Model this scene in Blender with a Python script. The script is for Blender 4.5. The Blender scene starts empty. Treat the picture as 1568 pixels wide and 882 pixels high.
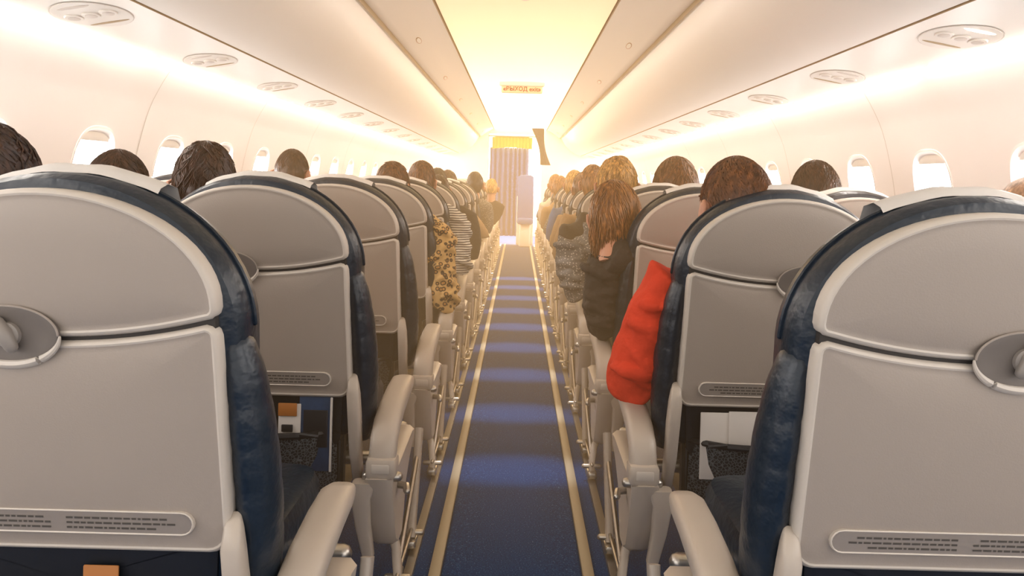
import bpy, bmesh, math, random
from mathutils import Vector, Matrix, noise
random.seed(7)
sc = bpy.context.scene
COL = sc.collection
PI = math.pi

# ------------------------------------------------------------------ materials
def mat(name, col, rough=.5, bump=0, bscale=50, spec=.5, emit=None, estr=0, metal=0, var=0, vscale=5, coat=0, det=2):
    m = bpy.data.materials.new(name); m.use_nodes = True
    nt = m.node_tree; b = nt.nodes['Principled BSDF']
    b.inputs['Base Color'].default_value = (*col, 1)
    b.inputs['Roughness'].default_value = rough
    b.inputs['Metallic'].default_value = metal
    b.inputs['Specular IOR Level'].default_value = spec
    b.inputs['Coat Weight'].default_value = coat
    tc = nt.nodes.new('ShaderNodeTexCoord')
    if emit:
        b.inputs['Emission Color'].default_value = (*emit, 1)
        b.inputs['Emission Strength'].default_value = estr
    if var:
        n = nt.nodes.new('ShaderNodeTexNoise'); n.inputs['Scale'].default_value = vscale
        n.inputs['Detail'].default_value = 3
        nt.links.new(tc.outputs['Object'], n.inputs['Vector'])
        mx = nt.nodes.new('ShaderNodeMix'); mx.data_type = 'RGBA'
        mx.inputs[6].default_value = (*[c*(1-var) for c in col], 1)
        mx.inputs[7].default_value = (*[min(1, c*(1+var)) for c in col], 1)
        nt.links.new(n.outputs['Fac'], mx.inputs[0])
        nt.links.new(mx.outputs[2], b.inputs['Base Color'])
    if bump:
        n2 = nt.nodes.new('ShaderNodeTexNoise'); n2.inputs['Scale'].default_value = bscale
        n2.inputs['Detail'].default_value = det
        nt.links.new(tc.outputs['Object'], n2.inputs['Vector'])
        bp = nt.nodes.new('ShaderNodeBump'); bp.inputs['Strength'].default_value = bump
        bp.inputs['Distance'].default_value = .01
        nt.links.new(n2.outputs['Fac'], bp.inputs['Height'])
        nt.links.new(bp.outputs['Normal'], b.inputs['Normal'])
    return m

def ramp_mat(name, tex, stops, rough=.8, scale=(1, 1, 1), coord='Object', tscale=20, feature=None, wave=None):
    m = bpy.data.materials.new(name); m.use_nodes = True
    nt = m.node_tree; b = nt.nodes['Principled BSDF']; b.inputs['Roughness'].default_value = rough
    tc = nt.nodes.new('ShaderNodeTexCoord'); mp = nt.nodes.new('ShaderNodeMapping')
    mp.inputs['Scale'].default_value = scale
    nt.links.new(tc.outputs[coord], mp.inputs['Vector'])
    t = nt.nodes.new(tex)
    t.inputs['Scale'].default_value = tscale
    if feature: t.feature = feature
    if wave: t.bands_direction = wave; t.inputs['Distortion'].default_value = 1.0
    nt.links.new(mp.outputs[0], t.inputs['Vector'])
    r = nt.nodes.new('ShaderNodeValToRGB')
    while len(r.color_ramp.elements) < len(stops): r.color_ramp.elements.new(.5)
    for e, (p, c) in zip(r.color_ramp.elements, stops):
        e.position = p; e.color = (*c, 1)
    out = t.outputs['Distance'] if tex == 'ShaderNodeTexVoronoi' else t.outputs[0]
    nt.links.new(out, r.inputs[0]); nt.links.new(r.outputs[0], b.inputs['Base Color'])
    return m

M = {}
M['shell'] = mat('seat_shell_plastic', (.325, .276, .236), .5, bump=.05, bscale=350)
M['rim'] = mat('seat_shell_rim', (.53, .475, .415), .42)
M['leather'] = mat('navy_leather', (.009, .016, .027), .34, bump=.22, bscale=55, var=.3, vscale=9)
M['dark'] = mat('black_plastic', (.008, .009, .013), .5)
M['seam'] = mat('dark_seam_backing', (.03, .024, .02), .7)  # dark backing that shows in the gap between the shell parts
M['recess'] = mat('recess_grey', (.14, .12, .105), .5)
M['pill'] = mat('placard_recess', (.25, .215, .19), .5)
M['knob'] = mat('latch_grey', (.27, .24, .215), .35)
M['arm'] = mat('armrest_cream', (.45, .39, .33), .38)
M['metal'] = mat('brushed_metal', (.45, .42, .38), .3, metal=.9)
M['cloth'] = mat('white_headrest_cloth', (.66, .63, .60), .9, bump=.25, bscale=40)
M['text'] = mat('printed_text', (.07, .06, .05), .7)
M['mesh'] = ramp_mat('pocket_mesh', 'ShaderNodeTexVoronoi', [(0, (.09, .10, .11)), (.07, (.05, .06, .07)), (.13, (.004, .005, .008))], tscale=120, feature='DISTANCE_TO_EDGE')
M['paper'] = mat('paper_white', (.58, .54, .50), .7)
M['orange'] = mat('magazine_orange', (.38, .14, .03), .5)
M['magblue'] = mat('magazine_blue', (.02, .045, .10), .4, var=.6, vscale=30)
M['wall'] = mat('sidewall_panel', (.93, .87, .835), .5)
M['bin'] = mat('bin_plastic', (.95, .90, .83), .38)
M['ceil'] = mat('ceiling_side_panel', (.94, .87, .77), .5)
M['line'] = mat('joint_groove', (.46, .33, .18), .6)
M['cove'] = mat('cove_tube', (1, 1, 1), .5, emit=(1, .93, .85), estr=13)
M['pane'] = mat('window_pane_daylight', (1, 1, 1), .3, emit=(.97, .98, 1), estr=8)
M['rail'] = mat('floor_rail_cream', (.40, .345, .25), .55)
M['psu'] = mat('psu_plastic', (.84, .79, .72), .45)
M['psud'] = mat('psu_grey', (.66, .59, .52), .45)
M['reading'] = mat('reading_lamp_lens', (1, .9, .7), .3, emit=(1, .85, .6), estr=4)
M['skin'] = mat('skin', (.52, .255, .165), .5, var=.08, vscale=12)
M['lips'] = mat('lips', (.5, .2, .17), .5)
M['eye'] = mat('eye_white', (.85, .85, .82), .2)
M['iris'] = mat('iris', (.08, .05, .03), .2)
M['red'] = mat('red_sweater', (.60, .052, .022), .85, bump=.4, bscale=45, spec=.2)
M['black'] = mat('black_sweater', (.026, .018, .014), .85, bump=.6, bscale=30)
M['white'] = mat('white_shirt', (.55, .52, .48), .85, bump=.6, bscale=16)
M['bluec'] = mat('blue_shirt', (.06, .12, .26), .85, bump=.6, bscale=16)
M['tan'] = mat('tan_jacket', (.30, .19, .10), .85, bump=.6, bscale=16)
M['jeans'] = mat('jeans', (.02, .05, .12), .9, var=.2, vscale=10)
M['trou'] = mat('dark_trousers', (.012, .012, .016), .9)
M['shoe'] = mat('shoe_leather', (.03, .025, .02), .4)
M['leo'] = ramp_mat('leopard_print', 'ShaderNodeTexVoronoi', [(0, (.50, .27, .08)), (.20, (.42, .21, .06)), (.28, (.03, .018, .01)), (.42, (.04, .02, .01)), (.50, (.55, .35, .14))], tscale=40)
M['stripe'] = ramp_mat('striped_knit', 'ShaderNodeTexWave', [(0, (.05, .05, .06)), (.35, (.05, .05, .06)), (.45, (.55, .52, .47)), (1, (.6, .57, .52))], tscale=22, wave='Z')
M['pattern'] = ramp_mat('patterned_grey_knit', 'ShaderNodeTexVoronoi', [(0, (.50, .45, .39)), (.25, (.38, .34, .30)), (.35, (.12, .11, .10)), (1, (.15, .14, .13))], tscale=80)
def hairmat(n, c):
    return ramp_mat(n, 'ShaderNodeTexNoise', [(.3, tuple(x*.45 for x in c)), (.55, c), (.75, tuple(min(1, x*1.9) for x in c))], rough=.42, scale=(1, 1, .15), tscale=90)
HB = hairmat('hair_dark_brown', (.050, .021, .010))
HD = hairmat('hair_black', (.022, .012, .008))
HM = hairmat('hair_brown', (.135, .052, .017))
HL = hairmat('hair_light_brown', (.27, .12, .035))
HF = hairmat('hair_blond', (.46, .26, .08))
HG = hairmat('hair_short_tan', (.30, .17, .10))
M['curtain'] = mat('curtain_blue', (.05, .12, .36), .85)
M['valance'] = mat('valance_yellow', (.62, .36, .03), .6)
M['darkcur'] = mat('gathered_dark_cloth', (.010, .012, .02), .8)

def carpet():
    m = bpy.data.materials.new('blue_carpet'); m.use_nodes = True
    nt = m.node_tree; b = nt.nodes['Principled BSDF']
    b.inputs['Roughness'].default_value = .9; b.inputs['Specular IOR Level'].default_value = .15
    tc = nt.nodes.new('ShaderNodeTexCoord')
    n = nt.nodes.new('ShaderNodeTexNoise'); n.inputs['Scale'].default_value = 240; n.inputs['Detail'].default_value = 4
    nt.links.new(tc.outputs['Object'], n.inputs['Vector'])
    r = nt.nodes.new('ShaderNodeValToRGB')
    st = [(.30, (.002, .024, .095)), (.55, (.005, .048, .170)), (.66, (.016, .085, .24)), (.72, (.18, .28, .42))]
    while len(r.color_ramp.elements) < 4: r.color_ramp.elements.new(.5)
    for e, (p, c) in zip(r.color_ramp.elements, st): e.position = p; e.color = (*c, 1)
    nt.links.new(n.outputs['Fac'], r.inputs[0]); nt.links.new(r.outputs[0], b.inputs['Base Color'])
    bp = nt.nodes.new('ShaderNodeBump'); bp.inputs['Strength'].default_value = .5; bp.inputs['Distance'].default_value = .006
    nt.links.new(n.outputs['Fac'], bp.inputs['Height']); nt.links.new(bp.outputs[0], b.inputs['Normal'])
    return m
M['carpet'] = carpet()

# made-up diffuser: emission added to the panel, rising towards the front of the cabin
def ceiling_glow():
    m = bpy.data.materials.new('ceiling_panel_glow'); m.use_nodes = True
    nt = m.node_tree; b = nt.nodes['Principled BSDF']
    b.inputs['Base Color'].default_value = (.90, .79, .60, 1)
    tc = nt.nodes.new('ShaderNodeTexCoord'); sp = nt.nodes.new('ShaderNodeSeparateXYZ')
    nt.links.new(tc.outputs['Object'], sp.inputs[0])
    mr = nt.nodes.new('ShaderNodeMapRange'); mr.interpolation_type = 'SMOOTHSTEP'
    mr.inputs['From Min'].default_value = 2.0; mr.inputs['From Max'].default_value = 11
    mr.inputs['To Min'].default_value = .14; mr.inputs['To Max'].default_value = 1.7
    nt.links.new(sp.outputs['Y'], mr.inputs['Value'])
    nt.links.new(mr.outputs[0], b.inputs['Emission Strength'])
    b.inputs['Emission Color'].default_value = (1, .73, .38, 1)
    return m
M['ceil_glow'] = ceiling_glow()

# ------------------------------------------------------------------ mesh builder
class MB:
    def __init__(s): s.v = []; s.f = []; s.m = []; s.ms = []; s.xf = None
    def mi(s, m):
        if isinstance(m, str): m = M[m]
        if m not in s.ms: s.ms.append(m)
        return s.ms.index(m)
    def add(s, vs, fs, m):
        o = len(s.v); k = s.mi(m)
        for p in vs:
            p = tuple(p)
            s.v.append(s.xf(p) if s.xf else p)
        for f in fs: s.f.append([o+i for i in f]); s.m.append(k)
    def loft(s, rings, m, closed=True, cap0=True, cap1=True):
        n = len(rings[0]); vs = [p for r in rings for p in r]; fs = []
        for i in range(len(rings)-1):
            for j in range(n if closed else n-1):
                k = (j+1) % n
                fs.append([i*n+j, i*n+k, (i+1)*n+k, (i+1)*n+j])
        if cap0: fs.append(list(range(n))[::-1])
        if cap1: fs.append([(len(rings)-1)*n+j for j in range(n)])
        s.add(vs, fs, m)
    def tube(s, path, rad, m, n=10, sy=None, dome=True):
        P = [Vector(p) for p in path]
        R = list(rad) if hasattr(rad, '__len__') else [rad]*len(P)
        SY = sy or [1]*len(P)
        if dome:
            d0 = (P[0]-P[1]).normalized(); d1 = (P[-1]-P[-2]).normalized()
            a, b = P[0], P[-1]; ra, rb = R[0], R[-1]
            P = [a+d0*ra*.95, a+d0*ra*.6]+P+[b+d1*rb*.6, b+d1*rb*.95]
            R = [ra*.3, ra*.8]+R+[rb*.8, rb*.3]; SY = [SY[0]]*2+list(SY)+[SY[-1]]*2
        rings = []
        for i, p in enumerate(P):
            t = (P[min(i+1, len(P)-1)]-P[max(i-1, 0)]).normalized()
            ref = Vector((1, 0, 0)) if abs(t.x) < .9 else Vector((0, 0, 1))
            u = (ref-t*ref.dot(t)).normalized(); w = t.cross(u)
            rings.append([tuple(p+u*math.cos(a)*R[i]+w*math.sin(a)*R[i]*SY[i]) for a in [2*PI*k/n for k in range(n)]])
        s.loft(rings, m)
    def bar(s, path, wx, th, m, n=16, e=4):
        P = [Vector(p) for p in path]; rings = []
        for i, p in enumerate(P):
            t = (P[min(i+1, len(P)-1)]-P[max(i-1, 0)]).normalized()
            u = Vector((1, 0, 0)); w = t.cross(u).normalized()
            r = []
            for k in range(n):
                a = 2*PI*k/n; c, q = math.cos(a), math.sin(a)
                x = math.copysign(abs(c)**(2/e), c); y = math.copysign(abs(q)**(2/e), q)
                r.append(tuple(p+u*x*wx[i]+w*y*th[i]))
            rings.append(r)
        s.loft(rings, m)
    def rbox(s, c, sz, m, r=.01, n=20, e=7):
        hx, hy, hz = [q/2 for q in sz]; rings = []
        r = min(r, hx, hy, hz)
        for (dz, ins) in [(-hz, r), (-hz+r*.3, r*.3), (-hz+r, 0), (hz-r, 0), (hz-r*.3, r*.3), (hz, r)]:
            ring = []
            for k in range(n):
                a = 2*PI*(k+.5)/n; cc, q = math.cos(a), math.sin(a)
                x = math.copysign(abs(cc)**(2/e), cc); y = math.copysign(abs(q)**(2/e), q)
                ring.append((c[0]+x*(hx-ins), c[1]+y*(hy-ins), c[2]+dz))
            rings.append(ring)
        s.loft(rings, m)
    def ball(s, c, r, m, nu=20, nv=12, fn=None):
        vs = []; fs = []
        for j in range(1, nv):
            th = PI*j/nv
            for i in range(nu):
                a = 2*PI*i/nu
                d = (math.sin(th)*math.cos(a), math.sin(th)*math.sin(a), math.cos(th))
                p = (d[0]*r[0], d[1]*r[1], d[2]*r[2])
                if fn: p = fn(p, d)
                vs.append((c[0]+p[0], c[1]+p[1], c[2]+p[2]))
        for j in range(nv-2):
            for i in range(nu):
                k = (i+1) % nu
                fs.append([j*nu+i, (j+1)*nu+i, (j+1)*nu+k, j*nu+k])
        p = (0, 0, r[2]); q = (0, 0, -r[2])
        if fn: p = fn(p, (0, 0, 1)); q = fn(q, (0, 0, -1))
        vs.append((c[0]+p[0], c[1]+p[1], c[2]+p[2])); vs.append((c[0]+q[0], c[1]+q[1], c[2]+q[2]))
        a = len(vs)-2
        for i in range(nu):
            k = (i+1) % nu
            fs.append([a, i, k]); fs.append([a+1, (nv-2)*nu+k, (nv-2)*nu+i])
        s.add(vs, fs, m)
    def slab(s, out, prof, bulge=0, cap0=False, capmat=None):
        def ins(o, d):
            n = len(o); r = []
            for i in range(n):
                a, b, c = o[i-1], o[i], o[(i+1) % n]
                e1 = Vector((b[0]-a[0], b[1]-a[1])); e2 = Vector((c[0]-b[0], c[1]-b[1]))
                if e1.length < 1e-9: e1 = e2
                if e2.length < 1e-9: e2 = e1
                e1.normalize(); e2.normalize()
                t = e1+e2
                if t.length < 1e-6: t = e1
                t.normalize()
                r.append((b[0]-t.y*d, b[1]+t.x*d))
            return r
        rings = [(ins(out, d), y, mm) for d, y, mm in prof]
        for i in range(len(rings)-1):
            (a, ya, mm), (b, yb, _) = rings[i], rings[i+1]
            s.loft([[(x, ya, z) for x, z in a], [(x, yb, z) for x, z in b]], mm, cap0=False, cap1=False)
        def cap(r, y, sgn, mm, bl):
            n = len(r); zs = [p[1] for p in r]; xs = [p[0] for p in r]
            z0, z1 = min(zs), max(zs); cx = (min(xs)+max(xs))/2; cz = (z0+z1)/2
            hx = (max(xs)-min(xs))/2; hz = (z1-z0)/2
            def bf(x, z, q):
                u = min(1, abs((x-cx)/hx)); v = min(1, abs((z-cz)/hz))
                return bl*math.sqrt(max(0, (1-u*u)))*math.sqrt(max(0, 1-v*v))**.6*(1-q**6)
            R = []
            for q in (1, .97, .93, .86, .76, .64, .5, .36, .22, .1):
                R.append([(cx+(x-cx)*q, y-sgn*bf(cx+(x-cx)*q, cz+(z-cz)*q, q), cz+(z-cz)*q) for x, z in r])
            s.loft(R, mm, cap0=False, cap1=False)
            last = R[-1]; vs = last+[(cx, y-sgn*bl, cz)]
            s.add(vs, [[i, (i+1) % n, n] for i in range(n)], mm)
        r, y, mm = rings[-1]; cap(r, y, 1, capmat or mm, bulge)
        if cap0:
            r, y, mm = rings[0]; cap(r, y, -1, mm, abs(bulge))
    def mesh(s, name, smooth=True, angle=40):
        me = bpy.data.meshes.new(name); me.from_pydata(s.v, [], s.f)
        for m in s.ms: me.materials.append(m)
        me.polygons.foreach_set('material_index', s.m)
        bm = bmesh.new(); bm.from_mesh(me)
        bmesh.ops.remove_doubles(bm, verts=bm.verts, dist=1e-5)
        bmesh.ops.recalc_face_normals(bm, faces=bm.faces)
        for f in bm.faces: f.smooth = smooth
        for e in bm.edges:
            if len(e.link_faces) == 2 and e.calc_face_angle(0) > math.radians(angle): e.smooth = False
        bm.to_mesh(me); bm.free()
        return me
    def obj(s, name, parent=None, **k):
        o = bpy.data.objects.new(name, s.mesh(name, **k)); COL.objects.link(o)
        if parent: o.parent = parent
        return o

# ------------------------------------------------------------------ seat
TILT = .15
def arch(w0, w1, zb, zs, zt, r=.03, top=None):
    o = []
    for k in range(6):
        a = PI+PI/2*k/5; o.append((-w0+r+math.cos(a)*r, zb+r+math.sin(a)*r))
    for k in range(1, 10):
        o.append((-w0+r+(2*w0-2*r)*k/10, zb))
    for k in range(6):
        a = 1.5*PI+PI/2*k/5; o.append((w0-r+math.cos(a)*r, zb+r+math.sin(a)*r))
    for k in range(1, 8):
        t = k/8; o.append((w0+(w1-w0)*t, zb+r+(zs-zb-r)*t))
    if top is None:
        for k in range(33):
            a = PI*k/32; o.append((w1*math.cos(a), zs+(zt-zs)*math.sin(a)))
    else:
        rr = .018
        for k in range(4):
            a = PI/2*k/3; o.append((w1-rr+math.cos(a)*rr, zs-rr+math.sin(a)*rr))
        for k in range(1, 20):
            x = w1-rr-(2*w1-2*rr)*k/20
            o.append((x, zs+top*(1-(x/(w1-rr))**2)))
        for k in range(4):
            a = PI/2+PI/2*k/3; o.append((-w1+rr+math.cos(a)*rr, zs-rr+math.sin(a)*rr))
    for k in range(7, 0, -1):
        t = k/8; o.append((-w0-(w1-w0)*t, zb+r+(zs-zb-r)*t))
    return o

def upper_outline(w, zs, zt, sag):
    o = []
    rr = .018
    for k in range(0, 21):
        x = -w+rr+(2*w-2*rr)*k/20
        o.append((x, zs+sag*(1-(x/(w-rr))**2)))
    for k in range(1, 4):
        a = -PI/2+PI/2*k/3; o.append((w-rr+math.cos(a)*rr, zs+rr+math.sin(a)*rr))
    for k in range(1, 34):
        a = PI*k/34; o.append((w*math.cos(a), zs+rr+(zt-zs-rr)*math.sin(a)))
    for k in range(0, 3):
        a = PI+PI/2*k/3; o.append((-w+rr+math.cos(a)*rr, zs+rr+math.sin(a)*rr))
    return o

def build_seat(mir, aisle, lit):
    b = MB(); sg = -1 if mir else 1
    tilt = lambda p: (sg*p[0], p[1]-(p[2]-.5)*TILT, p[2])
    flat = lambda p: (sg*p[0], p[1], p[2])
    b.xf = tilt
    co = arch(.270, .278, .42, .90, 1.134, .05)
    b.slab(co, [(.05, .125, 'leather'), (.018, .118, 'leather'), (.004, .095, 'leather'), (0, .06, 'leather'), (.002, .03, 'leather'), (.010, .014, 'leather'), (.028, .006, 'leather')], cap0=True, bulge=.008)
    pc = [(x*1.003, .062, z+.001) for x, z in co[28:62]]
    b.tube(pc, .004, 'leather', n=6)
    lo = arch(.260, .252, .545, .912, 0, .035, top=-.030)
    prof = [(0, .015, 'rim'), (0, -.010, 'rim'), (.004, -.016, 'rim'), (.007, -.0172, 'rim'), (.010, -.016, 'shell'), (.015, -.0155, 'shell')]
    b.slab(lo, prof, bulge=.009, capmat='shell')
    uo = upper_outline(.252, .919, 1.110, -.031)
    b.slab(uo, prof, bulge=.008, capmat='shell')
    b.slab(arch(.250, .246, .60, .93, 1.08, .03), [(0, .012, 'seam'), (0, -.008, 'seam')])
    # latch: recess over the seam, thick lip below, turning lever
    n = 36; cz = .893; cx = -.052
    def arc(rx, rz, y, a0=0, a1=2*PI, full=True):
        m_ = n if full else n+1
        return [(cx+math.cos(a0+(a1-a0)*k/n)*rx, y, cz+math.sin(a0+(a1-a0)*k/n)*rz) for k in range(m_)]
    b.loft([arc(.073, .043, -.018), arc(.073, .043, -.0250), arc(.069, .039, -.0256), arc(.060, .031, -.0235), arc(.02, .012, -.0233)], 'recess', cap0=False)
    b.tube(arc(.075, .046, -.0235, PI*1.02, PI*1.98, False), [.002+.0055*math.sin(PI*k/n) for k in range(n+1)], 'rim', n=8)
    b.tube(arc(.073, .043, -.0245, 0, PI, False), .0018, 'shell', n=6)
    b.tube([(cx-.010, -.033, cz+.020), (cx+.002, -.036, cz+.004), (cx+.010, -.034, cz-.016)], [.010, .0115, .0095], 'knob', n=14)
    b.loft([[(cx+math.cos(2*PI*k/n)*r, y, cz+math.sin(2*PI*k/n)*r) for k in range(n)] for r, y in ((.019, -.022), (.019, -.030), (.016, -.032))], 'knob', cap0=False)
    def pill(hw, hh, z0):
        o = []
        for k in range(9): a = -PI/2+PI*k/8; o.append((hw-hh+math.cos(a)*hh, z0+math.sin(a)*hh))
        for k in range(1, 10): o.append((hw-hh-(2*hw-2*hh)*k/10, z0+hh))
        for k in range(9): a = PI/2+PI*k/8; o.append((-hw+hh+math.cos(a)*hh, z0+math.sin(a)*hh))
        for k in range(1, 10): o.append((-hw+hh+(2*hw-2*hh)*k/10, z0-hh))
        return o
    b.slab(pill(.208, .0195, .598), [(0, -.012, 'rim'), (0, -.0238, 'rim'), (.0014, -.0250, 'rim'), (.0030, -.0236, 'pill')])
    rnd = random.Random(3)
    for row, hw in ((.6035, .165), (.5955, .172), (.5875, .15)):
        x = -hw
        while x < hw:
            l = rnd.uniform(.004, .014)
            if not (-.02 < x < .008):
                b.add([(x, -.0242, row), (x+l, -.0242, row), (x+l, -.0242, row+.0032), (x, -.0242, row+.0032)], [[0, 1, 2, 3]], 'text')
            x += l+.0025
    b.slab(arch(.225, .235, .40, .57, 0, .03, top=0), [(0, .06, 'dark'), (0, .0, 'dark'), (.01, -.004, 'dark')])
    for sx in (1, -1):
        b.bar([(sx*.268, .02, .30), (sx*.270, -.012, .40), (sx*.270, -.022, .50), (sx*.268, -.024, .56), (sx*.266, -.014, .59), (sx*.264, .004, .605)], [.013, .016, .017, .017, .014, .009], [.02, .022, .022, .018, .012, .006], 'arm')
    for sx, xo in ((1, .288 if aisle else .262), (-1, .262)):
        pts = []; rr = []
        NB = 44
        for k in range(NB+1):
            t = k/NB; z = .43+.455*t
            env = math.sin(PI*min(1, max(0, t*.93+.07)))**.35
            pts.append((sx*(xo-.022*(1-env)-.02*t*t), .045, z))
            rr.append((.016+.019*env)*(1-.04*abs(math.cos(PI*t*6.5))**10))
        b.tube(pts, rr, 'leather', n=18, sy=[1.5]*len(pts))
    rings = []
    for k in range(17):
        u = -1+2*k/16; x = u*.14; zt = .90+.234*math.sqrt(1-(x/.281)**2)+.003
        wv = .0015*math.sin(k*1.3)
        rings.append([(x, .052, zt-.003+wv*.5), (x, .062, zt+.006), (x, .085, zt+.011+wv), (x, .115, zt+.006), (x, .130, zt-.03), (x, .136, zt-.10), (x, .136, zt-.22+wv), (x, .130, zt-.22+wv), (x, .130, zt-.1)])
    b.loft(rings, 'cloth', closed=False, cap0=False, cap1=False)
    b.xf = flat
    pr = []
    for k in range(13):
        u = -1+2*k/12; x = u*.215; bul = .05*(1-u**4)
        pr.append([(x, .04-bul*.5, .22), (x, .03-bul, .30), (x, .02-bul*1.3, .39), (x, .015-bul*1.3, .445)])
    b.loft(pr, 'mesh', closed=False, cap0=False, cap1=False)
    b.tube([(-.225, .05, .43), (-.215, .012, .445)]+[(-.215+.43*k/10, .015-.065*(1-(-1+k/5)**4), .447) for k in range(1, 10)]+[(.215, .012, .445), (.225, .05, .43)], .009, 'dark', n=8)
    b.tube([(-.218, .03, .44), (-.218, .04, .22), (.218, .04, .22), (.218, .03, .44)], .008, 'dark', n=8)
    b.rbox((0, .07, .33), (.45, .04, .26), 'dark', r=.015)
    if lit == 1:
        for (x, z, w, h, m, yy) in ((.165, .455, .09, .20, 'magblue', -.016), (.165, .47, .065, .10, 'dark', -.0195), (.207, .455, .006, .20, 'paper', -.020), (.095, .44, .060, .19, 'paper', -.018), (.090, .520, .050, .035, 'orange', -.022), (.09, .47, .03, .02, 'dark', -.022), (-.09, .455, .12, .19, 'paper', -.016), (-.09, .50, .10, .05, 'orange', -.0195)):
            b.rbox((x, yy, z-.01), (w, .004, h), m, r=.002)
    elif lit == 2:
        b.rbox((.145, -.016, .44), (.10, .004, .18), 'paper', r=.002)
        b.rbox((.05, -.019, .45), (.14, .004, .17), 'paper', r=.002)
        b.rbox((-.10, -.018, .45), (.09, .004, .12), 'magblue', r=.002)
    elif lit == 3:
        b.rbox((.055, -.016, .43), (.055, .004, .18), 'orange', r=.002)
    b.rbox((0, .34, .405), (.50, .50, .10), 'leather', r=.035, n=28)
    b.rbox((0, .36, .345), (.47, .44, .03), 'dark', r=.01)
    for yy in (.16, .42):
        b.tube([(-.27, yy, .315), (.27+.06*aisle, yy, .315)], .02, 'metal', n=10)
    def armrest(x, w, dz=0):
        b.bar([(x, -.045, .355+dz), (x, -.045, .40+dz), (x, -.03, .44+dz), (x, .01, .469+dz), (x, .08, .489+dz), (x, .18, .504+dz), (x, .26, .509+dz), (x, .30, .503+dz), (x, .318, .490+dz)],
              [w*.85, w, w, w, w, w*.98, w*.95, w*.8, w*.45], [.022, .026, .028, .028, .026, .025, .023, .019, .010], 'arm', n=22, e=3.2)
        b.rbox((x, -.048, .378+dz), (w*2+.008, .066, .055), 'arm', r=.012)
        b.rbox((x, -.079, .380+dz), (w*1.3, .008, .026), 'rim', r=.004)
        b.tube([(x-w-.006, -.045, .348+dz), (x+w+.006, -.045, .348+dz)], .013, 'metal', n=10)
    if aisle:
        armrest(.352, .036)
        prof2 = [(-.085, .355), (-.07, .30), (-.035, .22), (0, .15), (.05, .12), (.11, .12), (.14, .17), (.17, .25), (.24, .30), (.31, .33), (.33, .355), (.28, .365)]
        def plate(x0, x1, pts, m, bev=.008):
            cx = sum(p[0] for p in pts)/len(pts); cz2 = sum(p[1] for p in pts)/len(pts)
            def sc2(q, x): return [(x, cx+(y-cx)*q, cz2+(z-cz2)*q) for y, z in pts]
            b.loft([sc2(.93, x0), sc2(1, x0+bev), sc2(1, x1-bev), sc2(.93, x1)], m)
        plate(.312, .384, prof2, 'arm', .016)
        b.bar([(.312, -.06, .34), (.302, -.06, .30), (.305, -.045, .22), (.318, -.03, .13)], [.034, .026, .02, .015], [.02, .02, .018, .014], 'arm')
        b.bar([(.388, .40, .32), (.390, .34, .19), (.39, .29, .08), (.39, .27, .03)], [.013, .012, .012, .014], [.024, .018, .016, .018], 'arm')
        b.bar([(.350, .10, .16), (.378, .06, .10), (.388, .03, .05), (.39, .02, .02)], [.015, .013, .012, .013], [.03, .02, .018, .016], 'arm')
        b.tube([(.389, .05, .085), (.389, .36, .25)], .008, 'metal', n=8)
        b.tube([(.39, .0, .055), (.39, .30, .055)], .006, 'metal', n=8)
        for yy in (.02, .27):
            b.rbox((.39, yy, .020), (.036, .07, .024), 'metal', r=.006)
            b.tube([(.36, yy, .045), (.42, yy, .045)], .009, 'metal', n=10)
            b.ball((.39, yy+.03, .05), (.012, .012, .012), 'metal', 10, 8)
        b.tube([(.38, .02, .30), (.41, .0, .305), (.415, -.02, .30)], .010, 'metal', n=8)
        armrest(-.28, .022)
    else:
        b.bar([(-.2, .40, .32), (-.2, .30, .03)], [.015, .015], [.02, .02], 'arm')
        b.bar([(-.2, .14, .32), (-.2, .06, .03)], [.015, .015], [.02, .02], 'arm')
        for yy in (.06, .30): b.rbox((-.2, yy, .018), (.05, .09, .03), 'metal', r=.006)
    return b.mesh('airplane_seat')

seat_me = {(m, a, l): build_seat(m, a, l) for m in (0, 1) for a in (0, 1) for l in (0, 1, 2, 3)}
ROW0, PITCH, NROW = 1.12, .79, 14
SX, SX2 = .69, 1.252
for i in range(NROW):
    for mir in (0, 1):
        for aisle in (1, 0):
            x = (-(SX if aisle else SX2)-.012) if not mir else (SX if aisle else SX2)
            l = 0
            if i in (1, 3): l = 1 if mir == 0 else 2
            if i == 0 and not mir: l = 3
            o = bpy.data.objects.new('airplane_seat', seat_me[(mir, aisle, l)])
            dy = random.uniform(-.012, .012) if i > 1 else 0
            o.location = (x, ROW0+PITCH*i+dy, .012)
            COL.objects.link(o)

# ------------------------------------------------------------------ cabin shell
YS, YE = -1.2, 12.9
WP = [(1.50, -.01), (1.57, .3), (1.60, .6), (1.605, .80), (1.60, 1.0), (1.585, 1.15), (1.555, 1.3), (1.52, 1.42), (1.465, 1.53), (1.442, 1.565)]
def wallx(z):
    z = max(-.01, min(1.565, z))
    for k, ((x0, z0), (x1, z1)) in enumerate(zip(WP, WP[1:])):
        if z0 <= z <= z1:
            t = (z-z0)/(z1-z0)
            m0 = ((x1-WP[max(k-1, 0)][0])/(z1-WP[max(k-1, 0)][1]))*(z1-z0)
            e = WP[min(k+2, len(WP)-1)]; m1 = ((e[0]-x0)/(e[1]-z0))*(z1-z0)
            return (2*t**3-3*t*t+1)*x0+(t**3-2*t*t+t)*m0+(-2*t**3+3*t*t)*x1+(t**3-t*t)*m1
    return WP[-1][0]

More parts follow.
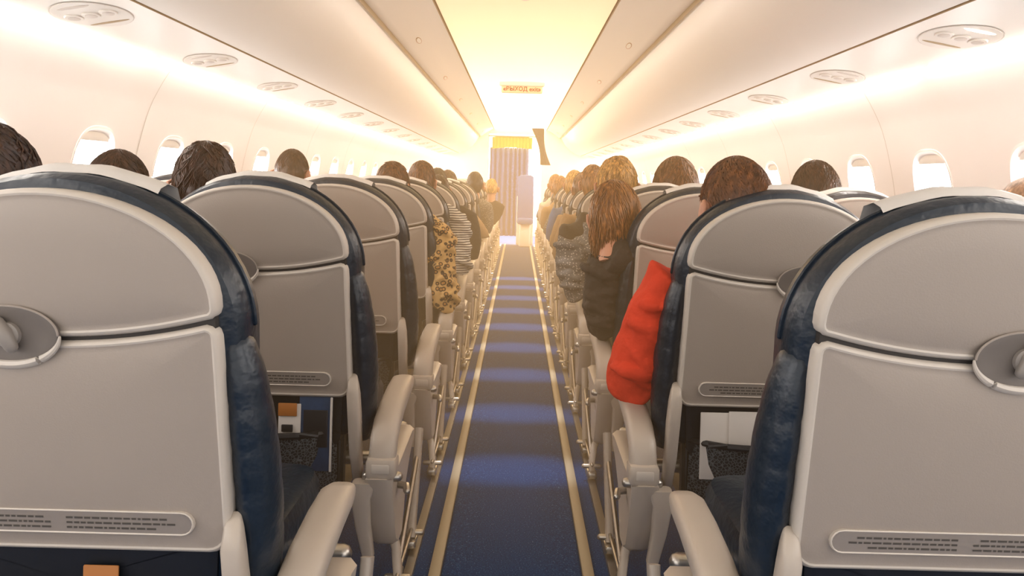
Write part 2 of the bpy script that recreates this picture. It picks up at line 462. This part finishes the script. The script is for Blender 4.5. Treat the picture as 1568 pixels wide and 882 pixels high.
WZ0, WZ1, WPI = .86, 1.42, .56
wn = 1
for side, sg, ph in (('left', -1, 2.60), ('right', 1, 2.71)):
    b = MB()
    def quad(ya, yb, z0, z1, n):
        zs = [z0+(z1-z0)*k/n for k in range(n+1)]
        b.loft([[(sg*wallx(z), y, z) for z in zs] for y in (ya, yb)], 'wall', closed=False, cap0=False, cap1=False)
    quad(YS, YE, -.01, WZ0, 12); quad(YS, YE, WZ1, 1.565, 6)
    c0 = ph-WPI*math.floor((ph-WPI/2-YS)/WPI)
    quad(YS, c0-WPI/2, WZ0, WZ1, 10)
    c = c0
    wins = []
    while c+WPI/2 <= YE:
        wins.append(c); c += WPI
    quad(c-WPI/2, YE, WZ0, WZ1, 10)
    N = 48; zc = 1.135; hy, hz = .120, .165
    for c in wins:
        rect = []; hole = []
        for k in range(N):
            a = 2*PI*k/N; ca, sa = math.cos(a), math.sin(a)
            e = 3.0
            hole.append((c+math.copysign(abs(ca)**(2/e), ca)*hy, zc+math.copysign(abs(sa)**(2/e), sa)*hz))
            q = max(abs(ca), abs(sa))
            u, v = ca/q, sa/q
            rect.append((c+u*WPI/2, (zc+v*(WZ1-zc)) if v > 0 else (zc+v*(zc-WZ0))))
        R = []
        for t in (0, .2, .4, .6, .8, .9, 1):
            R.append([(sg*wallx(r[1]+(h[1]-r[1])*t), r[0]+(h[0]-r[0])*t, r[1]+(h[1]-r[1])*t) for r, h in zip(rect, hole)])
        b.loft(R, 'wall', cap0=False, cap1=False)
        w = MB()
        def rg(q, dx): return [(sg*(wallx(zc+(h[1]-zc)*q)+dx), c+(h[0]-c)*q, zc+(h[1]-zc)*q) for h in hole]
        w.loft([rg(1.08, 0.001), rg(1.07, -.003), rg(1.02, -.004), rg(.99, .001), rg(.96, .010), rg(.94, .018)], 'wall', cap0=False, cap1=False)
        w.loft([rg(.945, .017), rg(.93, .020)], 'psu', cap0=False, cap1=False)
        w.loft([rg(.94, .021), rg(.4, .021)], 'pane', cap0=False)
        zt = zc+hz*.84
        w.rbox((sg*(wallx(zt)+.014), c, zt), (.006, .17, .035), 'bin', r=.003)
        w.obj('window_%d' % wn); wn += 1
    b.obj('wall_'+side)
    t = MB()
    for y in [wins[0]+WPI/2+WPI*2*j for j in range(14)]:
        if y > YE-.1: break
        zs = [.35+(1.56-.35)*q/30 for q in range(31)]
        t.loft([[(sg*(wallx(z)-.0015), y+d, z) for z in zs] for d in (-.002, .002)], 'psud', closed=False, cap0=False, cap1=False)
    t.obj('trim_%d' % (1 if sg < 0 else 2))
    b = MB()
    j0 = (2.78 if sg < 0 else 2.55)
    y = j0-1.45*3
    while y < YE:
        ya, yb = max(y+.025, YS), min(y+1.425, YE-.02)
        if yb > ya+.1:
            b.loft([[(sg*1.444, q, 1.562), (sg*1.440, q, 1.578), (sg*1.420, q, 1.592), (sg*1.400, q, 1.592)] for q in (ya, yb)], 'cove', closed=False, cap0=False, cap1=False)
        y += 1.45
    b.loft([[(sg*1.455, q, 1.555), (sg*1.448, q, 1.598), (sg*1.40, q, 1.602)] for q in (YS, YE)], 'bin', closed=False, cap0=False, cap1=False)
    b.obj('cove_light')
    b = MB()
    P1 = [(1.40, 1.604), (1.402, 1.590), (1.396, 1.583), (1.386, 1.582), (1.30, 1.598), (1.20, 1.615), (1.118, 1.630)]
    b.loft([[(sg*x, q, z) for x, z in P1] for q in (YS, YE)], 'bin', closed=False, cap0=False, cap1=False)
    b.loft([[(sg*x, q, z) for x, z in [(1.118, 1.630), (1.116, 1.636), (1.110, 1.636), (1.106, 1.632)]] for q in (YS, YE)], 'line', closed=False, cap0=False, cap1=False)
    P2 = [(1.106, 1.632)]
    for k in range(1, 17):
        t_ = k/16; p0, p1, p2 = Vector((1.106, 1.632)), Vector((.86, 1.70)), Vector((.765, 1.925))
        v = p0*(1-t_)**2+p1*2*t_*(1-t_)+p2*t_**2; P2.append((v.x, v.y))
    b.loft([[(sg*x, q, z) for x, z in P2] for q in (YS, YE)], 'bin', closed=False, cap0=False, cap1=False)
    P3 = [(.765, 1.925), (.760, 1.937), (.748, 1.940), (.742, 1.934)]
    b.loft([[(sg*x, q, z) for x, z in P3] for q in (YS, YE)], 'bin', closed=False, cap0=False, cap1=False)
    P4 = [(.742, 1.934), (.738, 1.946), (.732, 1.950)]
    b.loft([[(sg*x, q, z) for x, z in P4] for q in (YS, YE)], 'line', closed=False, cap0=False, cap1=False)
    P5 = [(.732, 1.950), (.715, 1.948), (.69, 1.962), (.60, 2.03), (.52, 2.075), (.487, 2.085)]
    b.loft([[(sg*x, q, z) for x, z in P5] for q in (YS, YE)], 'ceil', closed=False, cap0=False, cap1=False)
    P6 = [(.487, 2.085), (.484, 2.093), (.476, 2.093), (.472, 2.088)]
    b.loft([[(sg*x, q, z) for x, z in P6] for q in (YS, YE)], 'line', closed=False, cap0=False, cap1=False)
    y = 2.75
    while y < YE:
        n = 24; base = Vector((sg*.645, y, 1.996)); nx = Vector((sg*-.6, 0, -.8)); ty = Vector((0, 1, 0)); tz = nx.cross(ty)
        for (r0, m_, hh) in ((1, 'line', .001), (.8, 'ceil', .003)):
            b.loft([[tuple(base+nx*h2+ty*math.cos(2*PI*k/n)*.085*r0+tz*math.sin(2*PI*k/n)*.016*r0) for k in range(n)] for h2 in (-.004, hh)], m_)
        y += 1.58
    b.obj('overhead_luggage_bin')
    i = 0
    while True:
        y = 1.27+.79*i
        if y > YE-.3: break
        u = MB(); base = Vector((sg*1.265, y, 1.6035))
        tx = Vector((sg*-1, 0, .178)).normalized(); ty = Vector((0, 1, 0)); nn = Vector((-.178*sg, 0, -1)).normalized()
        def disc(cx, cy, rx, ry, h0, h1, m_, n=28):
            rr = [[tuple(base+tx*(cx+math.cos(2*PI*k/n)*rx*q)+ty*(cy+math.sin(2*PI*k/n)*ry*q)+nn*h) for k in range(n)] for q, h in ((1, .0012), (1, h0), (.94, h1))]
            u.loft(rr, m_)
        disc(0, 0, .095, .140, .0016, .0022, 'psud')
        disc(0, 0, .092, .136, .0026, .0036, 'psu')
        for cx in (-.050, 0, .050):
            disc(cx, -.010, .022, .032, .006, .008, 'psu')
            disc(cx, -.010, .015, .020, .0085, .0090, 'psud')
        disc(0, .085, .060, .008, .0042, .0050, 'line')
        disc(0, -.095, .045, .010, .0042, .0050, 'reading' if (sg > 0 and i == 1) else 'psud')
        u.obj('passenger_service_unit')
        i += 1

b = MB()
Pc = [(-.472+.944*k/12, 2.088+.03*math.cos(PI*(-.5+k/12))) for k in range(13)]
b.loft([[(x, q, z) for x, z in Pc] for q in (YS, 14.8)], 'ceil_glow', closed=False, cap0=False, cap1=False)
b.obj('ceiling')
b = MB()
b.loft([[(math.cos(2*PI*k/24)*r, 3.72+math.sin(2*PI*k/24)*r, z) for k in range(24)] for r, z in ((.035, 2.12), (.034, 2.110), (.02, 2.106), (.018, 2.104))], 'psu')
b.obj('smoke_detector')

root = bpy.data.objects.new('exit_sign', None); COL.objects.link(root); root.location = (0, 6.9, 2.045)
M['signbox'] = mat('sign_box', (.86, .72, .50), .5)
M['signred'] = mat('sign_letters', (.36, .04, .01), .5)
b = MB(); b.rbox((0, 0, 0), (.40, .04, .075), 'signbox', r=.010); b.rbox((0, 0, .055), (.44, .08, .05), 'ceil', r=.01)
o = b.obj('housing', root)
tcu = bpy.data.curves.new('letters', 'FONT'); tcu.body = '«ВЫХОД exit»'; tcu.size = .056; tcu.align_x = 'CENTER'; tcu.align_y = 'CENTER'; tcu.extrude = .001; tcu.offset = .0008
tcu.materials.append(M['signred'])
to = bpy.data.objects.new('letters', tcu); COL.objects.link(to); to.parent = root
to.location = (0, -.023, 0); to.rotation_euler = (PI/2, 0, 0)

b = MB(); b.add([(-1.6, YS, 0), (1.6, YS, 0), (1.6, 14.8, 0), (-1.6, 14.8, 0)], [[0, 1, 2, 3]], 'carpet')
b.add([(-1.6, YS, -.05), (1.6, YS, -.05), (1.6, 14.8, -.05), (-1.6, 14.8, -.05)], [[3, 2, 1, 0]], 'dark')
b.obj('floor')
b = MB()
b.loft([[(-.20, y, .001), (-.20, y, .010), (-.1, y, .012), (0, y, .0125), (.1, y, .012), (.20, y, .010), (.20, y, .001)] for y in (YS, 12.1)], 'carpet')
b.obj('aisle_carpet')
b = MB()
for sg in (-1, 1):
    b.loft([[(sg*.206, y, .001), (sg*.207, y, .012), (sg*.210, y, .014), (sg*.234, y, .014), (sg*.240, y, .011), (sg*.241, y, .001)] for y in (YS, 12.7)], 'rail')
    b.loft([[(sg*.285, y, .001), (sg*.287, y, .010), (sg*.313, y, .010), (sg*.315, y, .001)] for y in (YS, 12.7)], 'metal')
b.obj('trim_3')

b = MB()
def slabx(x0, x1, z0, z1, y0, y1, m_): b.rbox(((x0+x1)/2, (y0+y1)/2, (z0+z1)/2), (x1-x0, y1-y0, z1-z0), m_, r=.01, e=14)
slabx(-1.62, -.56, 0, 2.1, 12.9, 12.96, 'wall'); slabx(.40, 1.62, 0, 2.1, 12.9, 12.96, 'wall')
slabx(-.56, .40, 2.0, 2.15, 12.9, 12.96, 'wall')
b.obj('wall_front')
b = MB(); slabx(-1.62, 1.62, 0, 2.15, 14.7, 14.76, 'wall'); slabx(-1.05, -1.0, 0, 2.15, 12.96, 14.7, 'wall'); slabx(1.0, 1.05, 0, 2.15, 12.96, 14.7, 'wall')
b.obj('wall_galley')
b = MB(); rings = []
for k in range(121):
    u = k/120; x = -.54+.70*u
    d = .05*math.sin(u*2*PI*8+.6*math.sin(u*9))
    rings.append([(x+.004*math.sin(z*5+u*20), 12.80+d*(1-.25*(z-.1)/1.7), z) for z in [.15+1.60*q/12 for q in range(13)]])
b.loft(rings, 'curtain', closed=False, cap0=False, cap1=False)
o = b.obj('bulkhead_curtain'); s_ = o.modifiers.new('s', 'SOLIDIFY'); s_.thickness = .004
b = MB(); rings = []
for k in range(61):
    u = k/60; x = -.50+.72*u; d = .012*math.sin(u*2*PI*12)
    rings.append([(x, 12.72+d, z) for z in (1.72+.03*math.sin(u*PI), 1.80, 1.90, 1.93+.03*math.sin(u*PI))])
b.loft(rings, 'valance', closed=False, cap0=False, cap1=False)
b.tube([(-.56, 12.70, 1.95), (.40, 12.70, 1.95)], .012, 'metal')
o = b.obj('curtain_valance')
b = MB(); rings = []
for j in range(14):
    t_ = j/13; z = 2.05-.62*t_; cx = .30+.14*t_; w = .10-.05*math.sin(t_*PI*.9)
    rings.append([(cx+math.cos(2*PI*k/24)*w*(1+.18*math.sin(k*2.6)), 12.0+math.sin(2*PI*k/24)*.05*(1+.2*math.sin(k*3.1)), z) for k in range(24)])
b.loft(rings, 'darkcur'); b.obj('tied_back_curtain')
b = MB()
b.rbox((.12, 12.35, .45), (.28, .38, .10), 'curtain', r=.03); b.rbox((.12, 12.50, .82), (.28, .09, .85), 'curtain', r=.035)
b.rbox((.12, 12.56, .45), (.30, .05, .88), 'bin', r=.02); b.rbox((.12, 12.40, .205), (.20, .26, .40), 'bin', r=.02)
b.rbox((.12, 12.50, 1.18), (.22, .08, .16), 'curtain', r=.03)
b.obj('cabin_crew_jump_seat')

# ------------------------------------------------------------------ people
ctex = bpy.data.textures.new('fold_clouds', 'CLOUDS'); ctex.noise_scale = .085; ctex.noise_depth = 1
def hand(b, wrist, fwd, up, side, s, m='skin'):
    f = fwd.normalized(); r = f.cross(up).normalized(); u = r.cross(f)
    W = lambda a, c, d: tuple(wrist+f*a*s+r*c*s+u*d*s)
    b.tube([W(0, 0, 0), W(.03, 0, 0), W(.065, 0, 0), W(.085, 0, -.002)], [.024*s, .034*s, .040*s, .036*s], m, n=12, sy=[.7, .5, .42, .4])
    for i, (c, L) in enumerate(((.030, .070), (.010, .080), (-.011, .074), (-.030, .058))):
        b.tube([W(.075, c, 0), W(.075+L*.42, c*1.08, -.006), W(.075+L*.75, c*1.1, -.022), W(.075+L*.92, c*1.1, -.040)], [.0095*s, .009*s, .008*s, .007*s], m, n=8)
    b.tube([W(.02, .024*side, -.004), W(.045, .048*side, -.012), W(.07, .058*side, -.02), W(.09, .056*side, -.028)], [.013*s, .011*s, .010*s, .008*s], m, n=8)

def make_head(s, hm, style, nlock, seed, bald=False, RI=None):
    rnd = random.Random(seed)
    h = MB()
    def fn(p, d):
        x, y, z = p
        if z < 0:
            t = -z/.118; x *= 1-.28*t*t; y = y*(1-.10*t)+.012*t
        if y < 0: y *= 1.04
        f = 1 if d[1] > .3 else 0
        y += .022*math.exp(-((x/.012)**2)-((z+.012)/.020)**2)*f
        y -= .007*math.exp(-(((abs(x)-.032)/.014)**2)-((z-.012)/.012)**2)*f
        return (x*s, y*s, z*s)
    h.ball((0, 0, 0), (.077, .095, .118), 'skin', 40, 28, fn)
    for sx in (-1, 1):
        h.ball((sx*.082*s, -.006*s, -.014*s), (.012*s, .022*s, .034*s), 'skin', 14, 10)
        h.tube([(sx*.085*s, -.008*s, .018*s), (sx*.095*s, -.026*s, .010*s), (sx*.094*s, -.030*s, -.014*s), (sx*.086*s, -.010*s, -.044*s)], [.0055*s]*4, 'skin', n=8)
        h.ball((sx*.032*s, .080*s, .010*s), (.013*s, .012*s, .009*s), 'eye', 12, 8)
        h.ball((sx*.032*s, .0895*s, .010*s), (.005*s, .004*s, .005*s), 'iris', 10, 6)
        h.tube([(sx*.018*s, .093*s, .030*s), (sx*.034*s, .092*s, .034*s), (sx*.050*s, .080*s, .029*s)], .003*s, hm, n=6)
    h.ball((0, .088*s, -.055*s), (.024*s, .009*s, .007*s), 'lips', 14, 8)
    if bald: thick = 1.012
    else: thick = {'short': 1.05, 'bob': 1.15, 'messy': 1.11, 'crop': 1.035}[style]
    zb = {'short': -.055, 'bob': -.125, 'messy': -.080, 'crop': -.050}[style]
    close = style in ('short', 'crop')
    nu, nv = 56, 36
    V = {}; vs = []; fs = []
    def ok(d):
        z = d[2]*.118
        if d[1] > .35 and z < .062: return False
        if style != 'bob' and abs(d[0]) > .5 and d[1] > -.30 and z < (.014 if close else -.008): return False
        return z > zb*(1 if d[1] < 0 else .4)
    for j in range(nv+1):
        for i in range(nu):
            th = PI*j/nv; a = 2*PI*i/nu
            d = Vector((math.sin(th)*math.cos(a), math.sin(th)*math.sin(a), math.cos(th)))
            nn_ = noise.noise(d*3+Vector((seed, 0, 0)))*(.045 if not close else .012)+noise.noise(Vector((d.x*14, d.y*14, d.z*3+seed)))*(.03 if not close else .006)
            q = thick+nn_
            if d.z < .1 and close: q = 1.004+(thick-1)*max(0, min(1, 1-(.1-d.z)*1.6))+nn_*.3
            x, y, z = d.x*.077*q*(1-.12*max(0, -d.z)), d.y*.097*q*(1.03 if d.y < 0 else 1), d.z*.118*q
            vs.append((x*s, y*s, z*s)); V[(j, i)] = (len(vs)-1, ok(d))
    for j in range(nv):
        for i in range(nu):
            k = (i+1) % nu; q = [V[(j, i)], V[(j+1, i)], V[(j+1, k)], V[(j, k)]]
            if all(t[1] for t in q): fs.append([t[0] for t in q])
    g = MB()
    g.add(vs, fs, hm)
    dn = (RI @ Vector((0, 0, -1))) if RI else Vector((0, 0, -1))
    for _ in range(0 if bald else nlock):
        a = rnd.uniform(0, 2*PI); t0 = rnd.uniform(.0, .9)**.8*1.5; ln = rnd.uniform(.35, .8) if style != 'bob' else rnd.uniform(.6, 1.3)
        pts = []; fl = rnd.random() < .12 and not close
        for k in range(6):
            th = t0+ln*k/5; aa = a+rnd.uniform(-.05, .05)+.18*math.sin(k*.8+a*3)
            q = thick+.008+rnd.uniform(0, .018)+(.012*k if fl else 0)
            if close: q -= max(0, th-1.3)*.06
            th_ = min(th, PI*.60 if close else PI*.70)
            d = Vector((math.sin(th_)*math.cos(aa), math.sin(th_)*math.sin(aa), math.cos(th_)))
            if not ok(d): break
            pts.append(Vector((d.x*.077*q*s*(1-.12*max(0, -d.z)), d.y*.098*q*s, d.z*.118*q*s)))
        if style == 'bob' and len(pts) >= 3 and pts[-1].z < -.02 and pts[-1].y < .03:
            for k in range(3):
                pts.append(pts[-1]+dn*rnd.uniform(.014, .028)*s+Vector((rnd.uniform(-.006, .006), rnd.uniform(-.004, .004), 0)))
        if len(pts) >= 3:
            L = len(pts)
            g.tube(pts, [(.0036 if not close else .0020)*s*(1-.75*k/(L-1)) for k in range(L)], hm, n=4, dome=False)
    return h, g

def person(X, row, head, s=1.0, hm=HB, style='short', top='black', nlock=0, seed=1, tilt=(0, 0), yaw=0, elbow=None, voxel=.016, bald=False, shoulder=None, sleeve=1.0, collar=0, trou='trou'):
    sg = 1 if X > 0 else -1
    y0 = ROW0+PITCH*row
    root = bpy.data.objects.new('passenger', None); COL.objects.link(root)
    root.location = (X, y0, 0)
    off = Vector((X, y0, 0))
    H = Vector(head)-off
    pel = Vector((0, .24, .52))
    R = Matrix.Rotation(math.radians(yaw), 4, 'Z') @ Matrix.Rotation(math.radians(tilt[1]), 4, 'Y') @ Matrix.Rotation(math.radians(tilt[0]), 4, 'X')
    nk = H+(R @ Vector((0, -.018*s, -.085*s)))
    nb = H+(R @ Vector((0, -.040*s, -.155*s)))
    sh = shoulder and Vector(shoulder)-off or Vector((nb.x*.85, nb.y, nb.z-.045*s))
    ch = sh.lerp(pel, .35)+Vector((0, -.02, 0)); wa = sh.lerp(pel, .7)+Vector((0, -.03, 0))
    b = MB()
    def ell(c, rx, ry, n=20): return [(c.x+math.cos(2*PI*k/n)*rx*s, c.y+math.sin(2*PI*k/n)*ry*s, c.z) for k in range(n)]
    b.loft([ell(pel-Vector((0, 0, .04)), .14, .10), ell(pel, .17, .12), ell(wa, .155, .11), ell(ch, .175, .115), ell(sh-Vector((0, 0, .05*s)), .175, .10), ell(sh, .15, .08), ell(sh.lerp(nb, .6), .085, .065), ell(nb, .062, .060)], top)
    if collar: b.tube([sh, nb, nb.lerp(nk, collar)], [.085*s, .066*s, .060*s], top, n=16)
    hands = MB()
    for q in (-1, 1):
        near = elbow and q == -sg
        S = sh+Vector((q*.165*s, 0, -.035*s))
        if near: E = Vector(elbow)-off
        else: E = Vector((max(-.25, min(.25, S.x+q*.03)), S.y+.10, .66))
        Wr = Vector((q*.07, E.y+.24, .60)) if not near else Vector((E.x*.45, E.y+.22, E.z+.06))
        k_ = sleeve if near else 1
        b.tube([sh.lerp(S, .55)+Vector((0, 0, .018*s)), S, S.lerp(E, .35), S.lerp(E, .7), E, E.lerp(Wr, .4), E.lerp(Wr, .97)], [.070*s, .070*s, .066*s*k_, .063*s*k_, .057*s*k_, .050*s*k_, .034*s], top, n=16)
        if near and voxel < .018:
            # raised cloth folds wrapping diagonally round the sleeve
            ax = (E-S).normalized(); ref = Vector((0, 1, 0)); uu = (ref-ax*ref.dot(ax)).normalized(); ww = ax.cross(uu)
            rc = random.Random(seed)
            for c_ in range(9):
                t0 = .05+.115*c_; a0 = PI+rc.uniform(-1.3, .6); pp = []
                sl = rc.uniform(.02, .045)*(1 if c_ % 2 else -1)
                for k in range(9):
                    aa = a0+k*.26-1.0; t = t0+sl*(k-4)*.8
                    rad = (.068-.010*t)*s*k_
                    pp.append(S.lerp(E, t)+(uu*math.cos(aa)+ww*math.sin(aa))*rad)
                b.tube(pp, [.006+.012*math.sin(PI*k/8) for k in range(9)], top, n=8)
        d = (Wr-E).normalized()
        hands.tube([E.lerp(Wr, .9), Wr+d*.012], [.026*s, .024*s], 'skin', n=10)
        hand(hands, Wr+d*.01, d+Vector((-q*.1, 0, -.15)), Vector((0, 0, 1)), -q, s)
    o = b.obj('torso', root)
    fine = voxel < .018
    rm = o.modifiers.new('r', 'REMESH'); rm.mode = 'VOXEL'; rm.voxel_size = .007 if fine else voxel; rm.use_smooth_shade = True
    sm = o.modifiers.new('s', 'SMOOTH'); sm.iterations = 4; sm.factor = .5
    if fine:
        dm = o.modifiers.new('d', 'DISPLACE'); dm.texture = ctex; dm.strength = .026; dm.mid_level = .45; dm.texture_coords = 'LOCAL'
    hands.obj('hands', root)
    b = MB()
    b.loft([ell(pel+Vector((0, 0, .03)), .165, .115), ell(pel-Vector((0, 0, .02)), .17, .12), ell(pel-Vector((0, 0, .045)), .13, .09)], trou)
    sho = MB()
    for q in (-1, 1):
        hp = pel+Vector((q*.09*s, .02, 0)); kn = Vector((q*.10+sg*.03, .64, .52)); an = Vector((q*.09+sg*.03, .62, .13))
        b.tube([hp, hp.lerp(kn, .5), kn, kn.lerp(an, .35), an], [.078*s, .072*s, .058*s, .054*s, .038*s], trou, n=14)
        sho.tube([an+Vector((0, -.02, -.065)), an+Vector((0, .05, -.07)), an+Vector((0, .13, -.08)), an+Vector((0, .18, -.085))], [.042, .044, .042, .03], 'shoe', n=12, sy=[1, 1, .8, .8])
    o = b.obj('trousers', root)
    rm = o.modifiers.new('r', 'REMESH'); rm.mode = 'VOXEL'; rm.voxel_size = max(voxel, .02); rm.use_smooth_shade = True
    sm = o.modifiers.new('s', 'SMOOTH'); sm.iterations = 4
    sho.obj('shoes', root)
    h, g = make_head(s, hm, style, nlock, seed, bald, R.to_3x3().inverted())
    nb2 = MB(); nb2.tube([nb-Vector((0, 0, .03)), nb.lerp(nk, .5), nk+Vector((0, 0, .02))], [.052*s, .050*s, .050*s], 'skin', n=16, dome=False)
    nb2.obj('neck', root)
    for mb, nm in ((h, 'head'), (g, 'hair')):
        if not mb.v: continue
        o = mb.obj(nm, root, angle=80); o.matrix_local = Matrix.Translation(H) @ R
    return root

def hy_(row): return ROW0+PITCH*row+.15
person(-.86, 0, (-.975, 1.27, 1.092), 1.05, HB, 'messy', 'black', nlock=900, seed=3, yaw=10)
person(-SX2, 1, (-1.18, 2.06, 1.080), 1.04, HB, 'short', 'black', nlock=700, seed=4)
person(-SX, 1, (-.925, 2.06, 1.110), .98, HB, 'messy', 'tan', nlock=900, seed=5, yaw=12)
person(-SX2, 3, (-1.18, 3.64, 1.155), 1.04, HB, 'crop', 'black', nlock=500, seed=6)
person(-SX, 3, (-.66, 3.64, 1.10), 1.0, HM, 'messy', 'leo', nlock=500, seed=8, elbow=(-.365, 3.50, .54), shoulder=(-.575, 3.56, .91), sleeve=1.15, yaw=-10)
person(-SX, 4, (-.62, 4.43, 1.125), 1.02, HM, 'messy', 'stripe', nlock=400, seed=9, elbow=(-.35, 4.30, .62), shoulder=(-.555, 4.36, .93), sleeve=1.1)
person(-SX, 5, (-.60, 5.22, 1.06), 1.0, HB, 'short', 'black', nlock=100, seed=10, elbow=(-.33, 5.10, .62), shoulder=(-.53, 5.15, .90), sleeve=1.2, voxel=.02)
person(-SX, 6, (-.70, 6.01, 1.12), 1.0, HD, 'short', 'bluec', nlock=100, seed=11, voxel=.02)
person(SX, 1, (.598, 1.97, 1.085), 1.20, HM, 'crop', 'red', nlock=1600, seed=21, yaw=14, elbow=(.338, 2.04, .585), shoulder=(.635, 2.0, .920), sleeve=1.15, trou='jeans', collar=.3)
person(SX, 2, (.385, 2.84, 1.01), 1.14, HL, 'bob', 'black', nlock=1800, seed=22, tilt=(-24, -8), yaw=-20, elbow=(.345, 2.80, .60), shoulder=(.53, 2.78, .865), sleeve=1.2, collar=1.1)
person(SX2, 2, (1.19, 2.85, 1.12), 1.15, HB, 'short', 'black', nlock=600, seed=23)
person(SX2, 1, (1.385, 1.92, 1.08), 1.0, HG, 'short', 'white', seed=24, bald=True)
person(SX2, 3, (.80, 3.64, 1.12), 1.28, HM, 'bob', 'white', nlock=900, seed=25)
person(SX, 3, (.50, 3.66, 1.13), 1.22, HF, 'messy', 'pattern', nlock=1100, seed=26, elbow=(.29, 3.55, .62), shoulder=(.47, 3.6, .87), sleeve=1.1)
person(SX2, 4, (1.03, 4.43, 1.10), 1.1, HM, 'bob', 'tan', nlock=200, seed=27, voxel=.02)
rnd = random.Random(12)
person(SX, 4, (.62, 4.43, 1.12), 1.1, HB, 'short', 'black', nlock=150, seed=28, elbow=(.30, 4.4, .6), shoulder=(.50, 4.4, .9), voxel=.02)
person(SX, 5, (.54, 5.22, 1.14), 1.1, HL, 'messy', 'tan', nlock=150, seed=29, elbow=(.30, 5.2, .62), voxel=.02)
cols = [HB, HM, HL, HF, HD]; tops = ['black', 'tan', 'white', 'bluec', 'pattern']
for r in range(6, 13):
    person(SX, r, (rnd.uniform(.46, .64), hy_(r)+.02, rnd.uniform(1.04, 1.12)), 1.08, rnd.choice([HL, HF, HM]), rnd.choice(['short', 'bob', 'messy']), rnd.choice(tops), seed=40+r, elbow=(.31, hy_(r), .62), voxel=.03, nlock=60)
for r in range(7, 13):
    if r in (9,): continue
    person(-SX, r, (-(.48 if r == 8 else .36 if r == 10 else rnd.uniform(.6, .7)), hy_(r)+.02, 1.10 if r != 10 else 1.04), 1.05, HF if r == 10 else rnd.choice(cols), rnd.choice(['short', 'messy']), rnd.choice(tops), seed=60+r, elbow=(-.32, hy_(r), .62), voxel=.03, nlock=60)

# ------------------------------------------------------------------ lights
def area(name, loc, sx, sy, e, col, rot=(0, 0, 0)):
    l = bpy.data.lights.new(name, 'AREA'); l.shape = 'RECTANGLE'; l.size = sx; l.size_y = sy; l.energy = e; l.color = col
    o = bpy.data.objects.new(name, l); o.location = loc; o.rotation_euler = rot; COL.objects.link(o); return o
area('galley_lamp', (0, 13.8, 2.0), .8, 1.2, 120, (1, .85, .62))
for j in range(9):  # added spots without real fixtures, throw light bands on the aisle carpet
    l = bpy.data.lights.new('added_band_spot', 'SPOT'); l.energy = 72+j*11; l.spot_size = math.radians(17); l.spot_blend = 1.0; l.shadow_soft_size = .02; l.color = (.82, .88, 1)
    o = bpy.data.objects.new('added_band_spot', l); o.location = (0, 2.78+.68*j, 2.07); o.scale = (1.5, .62, 1); COL.objects.link(o)

# warm self-lit haze, uniform emissive volume added to imitate flare in the forward cabin
hz_ = bpy.data.materials.new('warm_glow_volume'); hz_.use_nodes = True
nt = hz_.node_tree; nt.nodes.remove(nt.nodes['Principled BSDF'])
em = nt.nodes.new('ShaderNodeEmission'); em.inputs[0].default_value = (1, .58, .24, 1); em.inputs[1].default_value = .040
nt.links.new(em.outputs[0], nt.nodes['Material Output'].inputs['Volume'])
b = MB(); M['glow_haze'] = hz_
b.loft([[(-1.39, y, .03), (1.39, y, .03), (1.39, y, 1.5), (1.0, y, 1.6), (.70, y, 1.93), (.45, y, 2.07), (-.45, y, 2.07), (-.70, y, 1.93), (-1.0, y, 1.6), (-1.39, y, 1.5)] for y in (1.7, 12.65)], 'glow_haze')
b.obj('flare_glow_volume', smooth=False)

w = bpy.data.worlds.new('World'); sc.world = w; w.use_nodes = True
w.node_tree.nodes['Background'].inputs[0].default_value = (1, .95, .90, 1)
w.node_tree.nodes['Background'].inputs[1].default_value = .88

sc.view_settings.view_transform = 'Standard'
sc.view_settings.look = 'None'
sc.view_settings.exposure = .68

cd = bpy.data.cameras.new('camera'); cam = bpy.data.objects.new('camera', cd); COL.objects.link(cam)
cd.sensor_width = 36; cd.lens = 24.8
cd.shift_x = -.0064; cd.shift_y = -.1046; cd.clip_start = .02
cam.matrix_world = Matrix.Translation((-.01, 0, 1.15)) @ Matrix.Rotation(PI/2, 4, 'X') @ Matrix.Rotation(math.radians(1.5), 4, 'Z')
sc.camera = cam
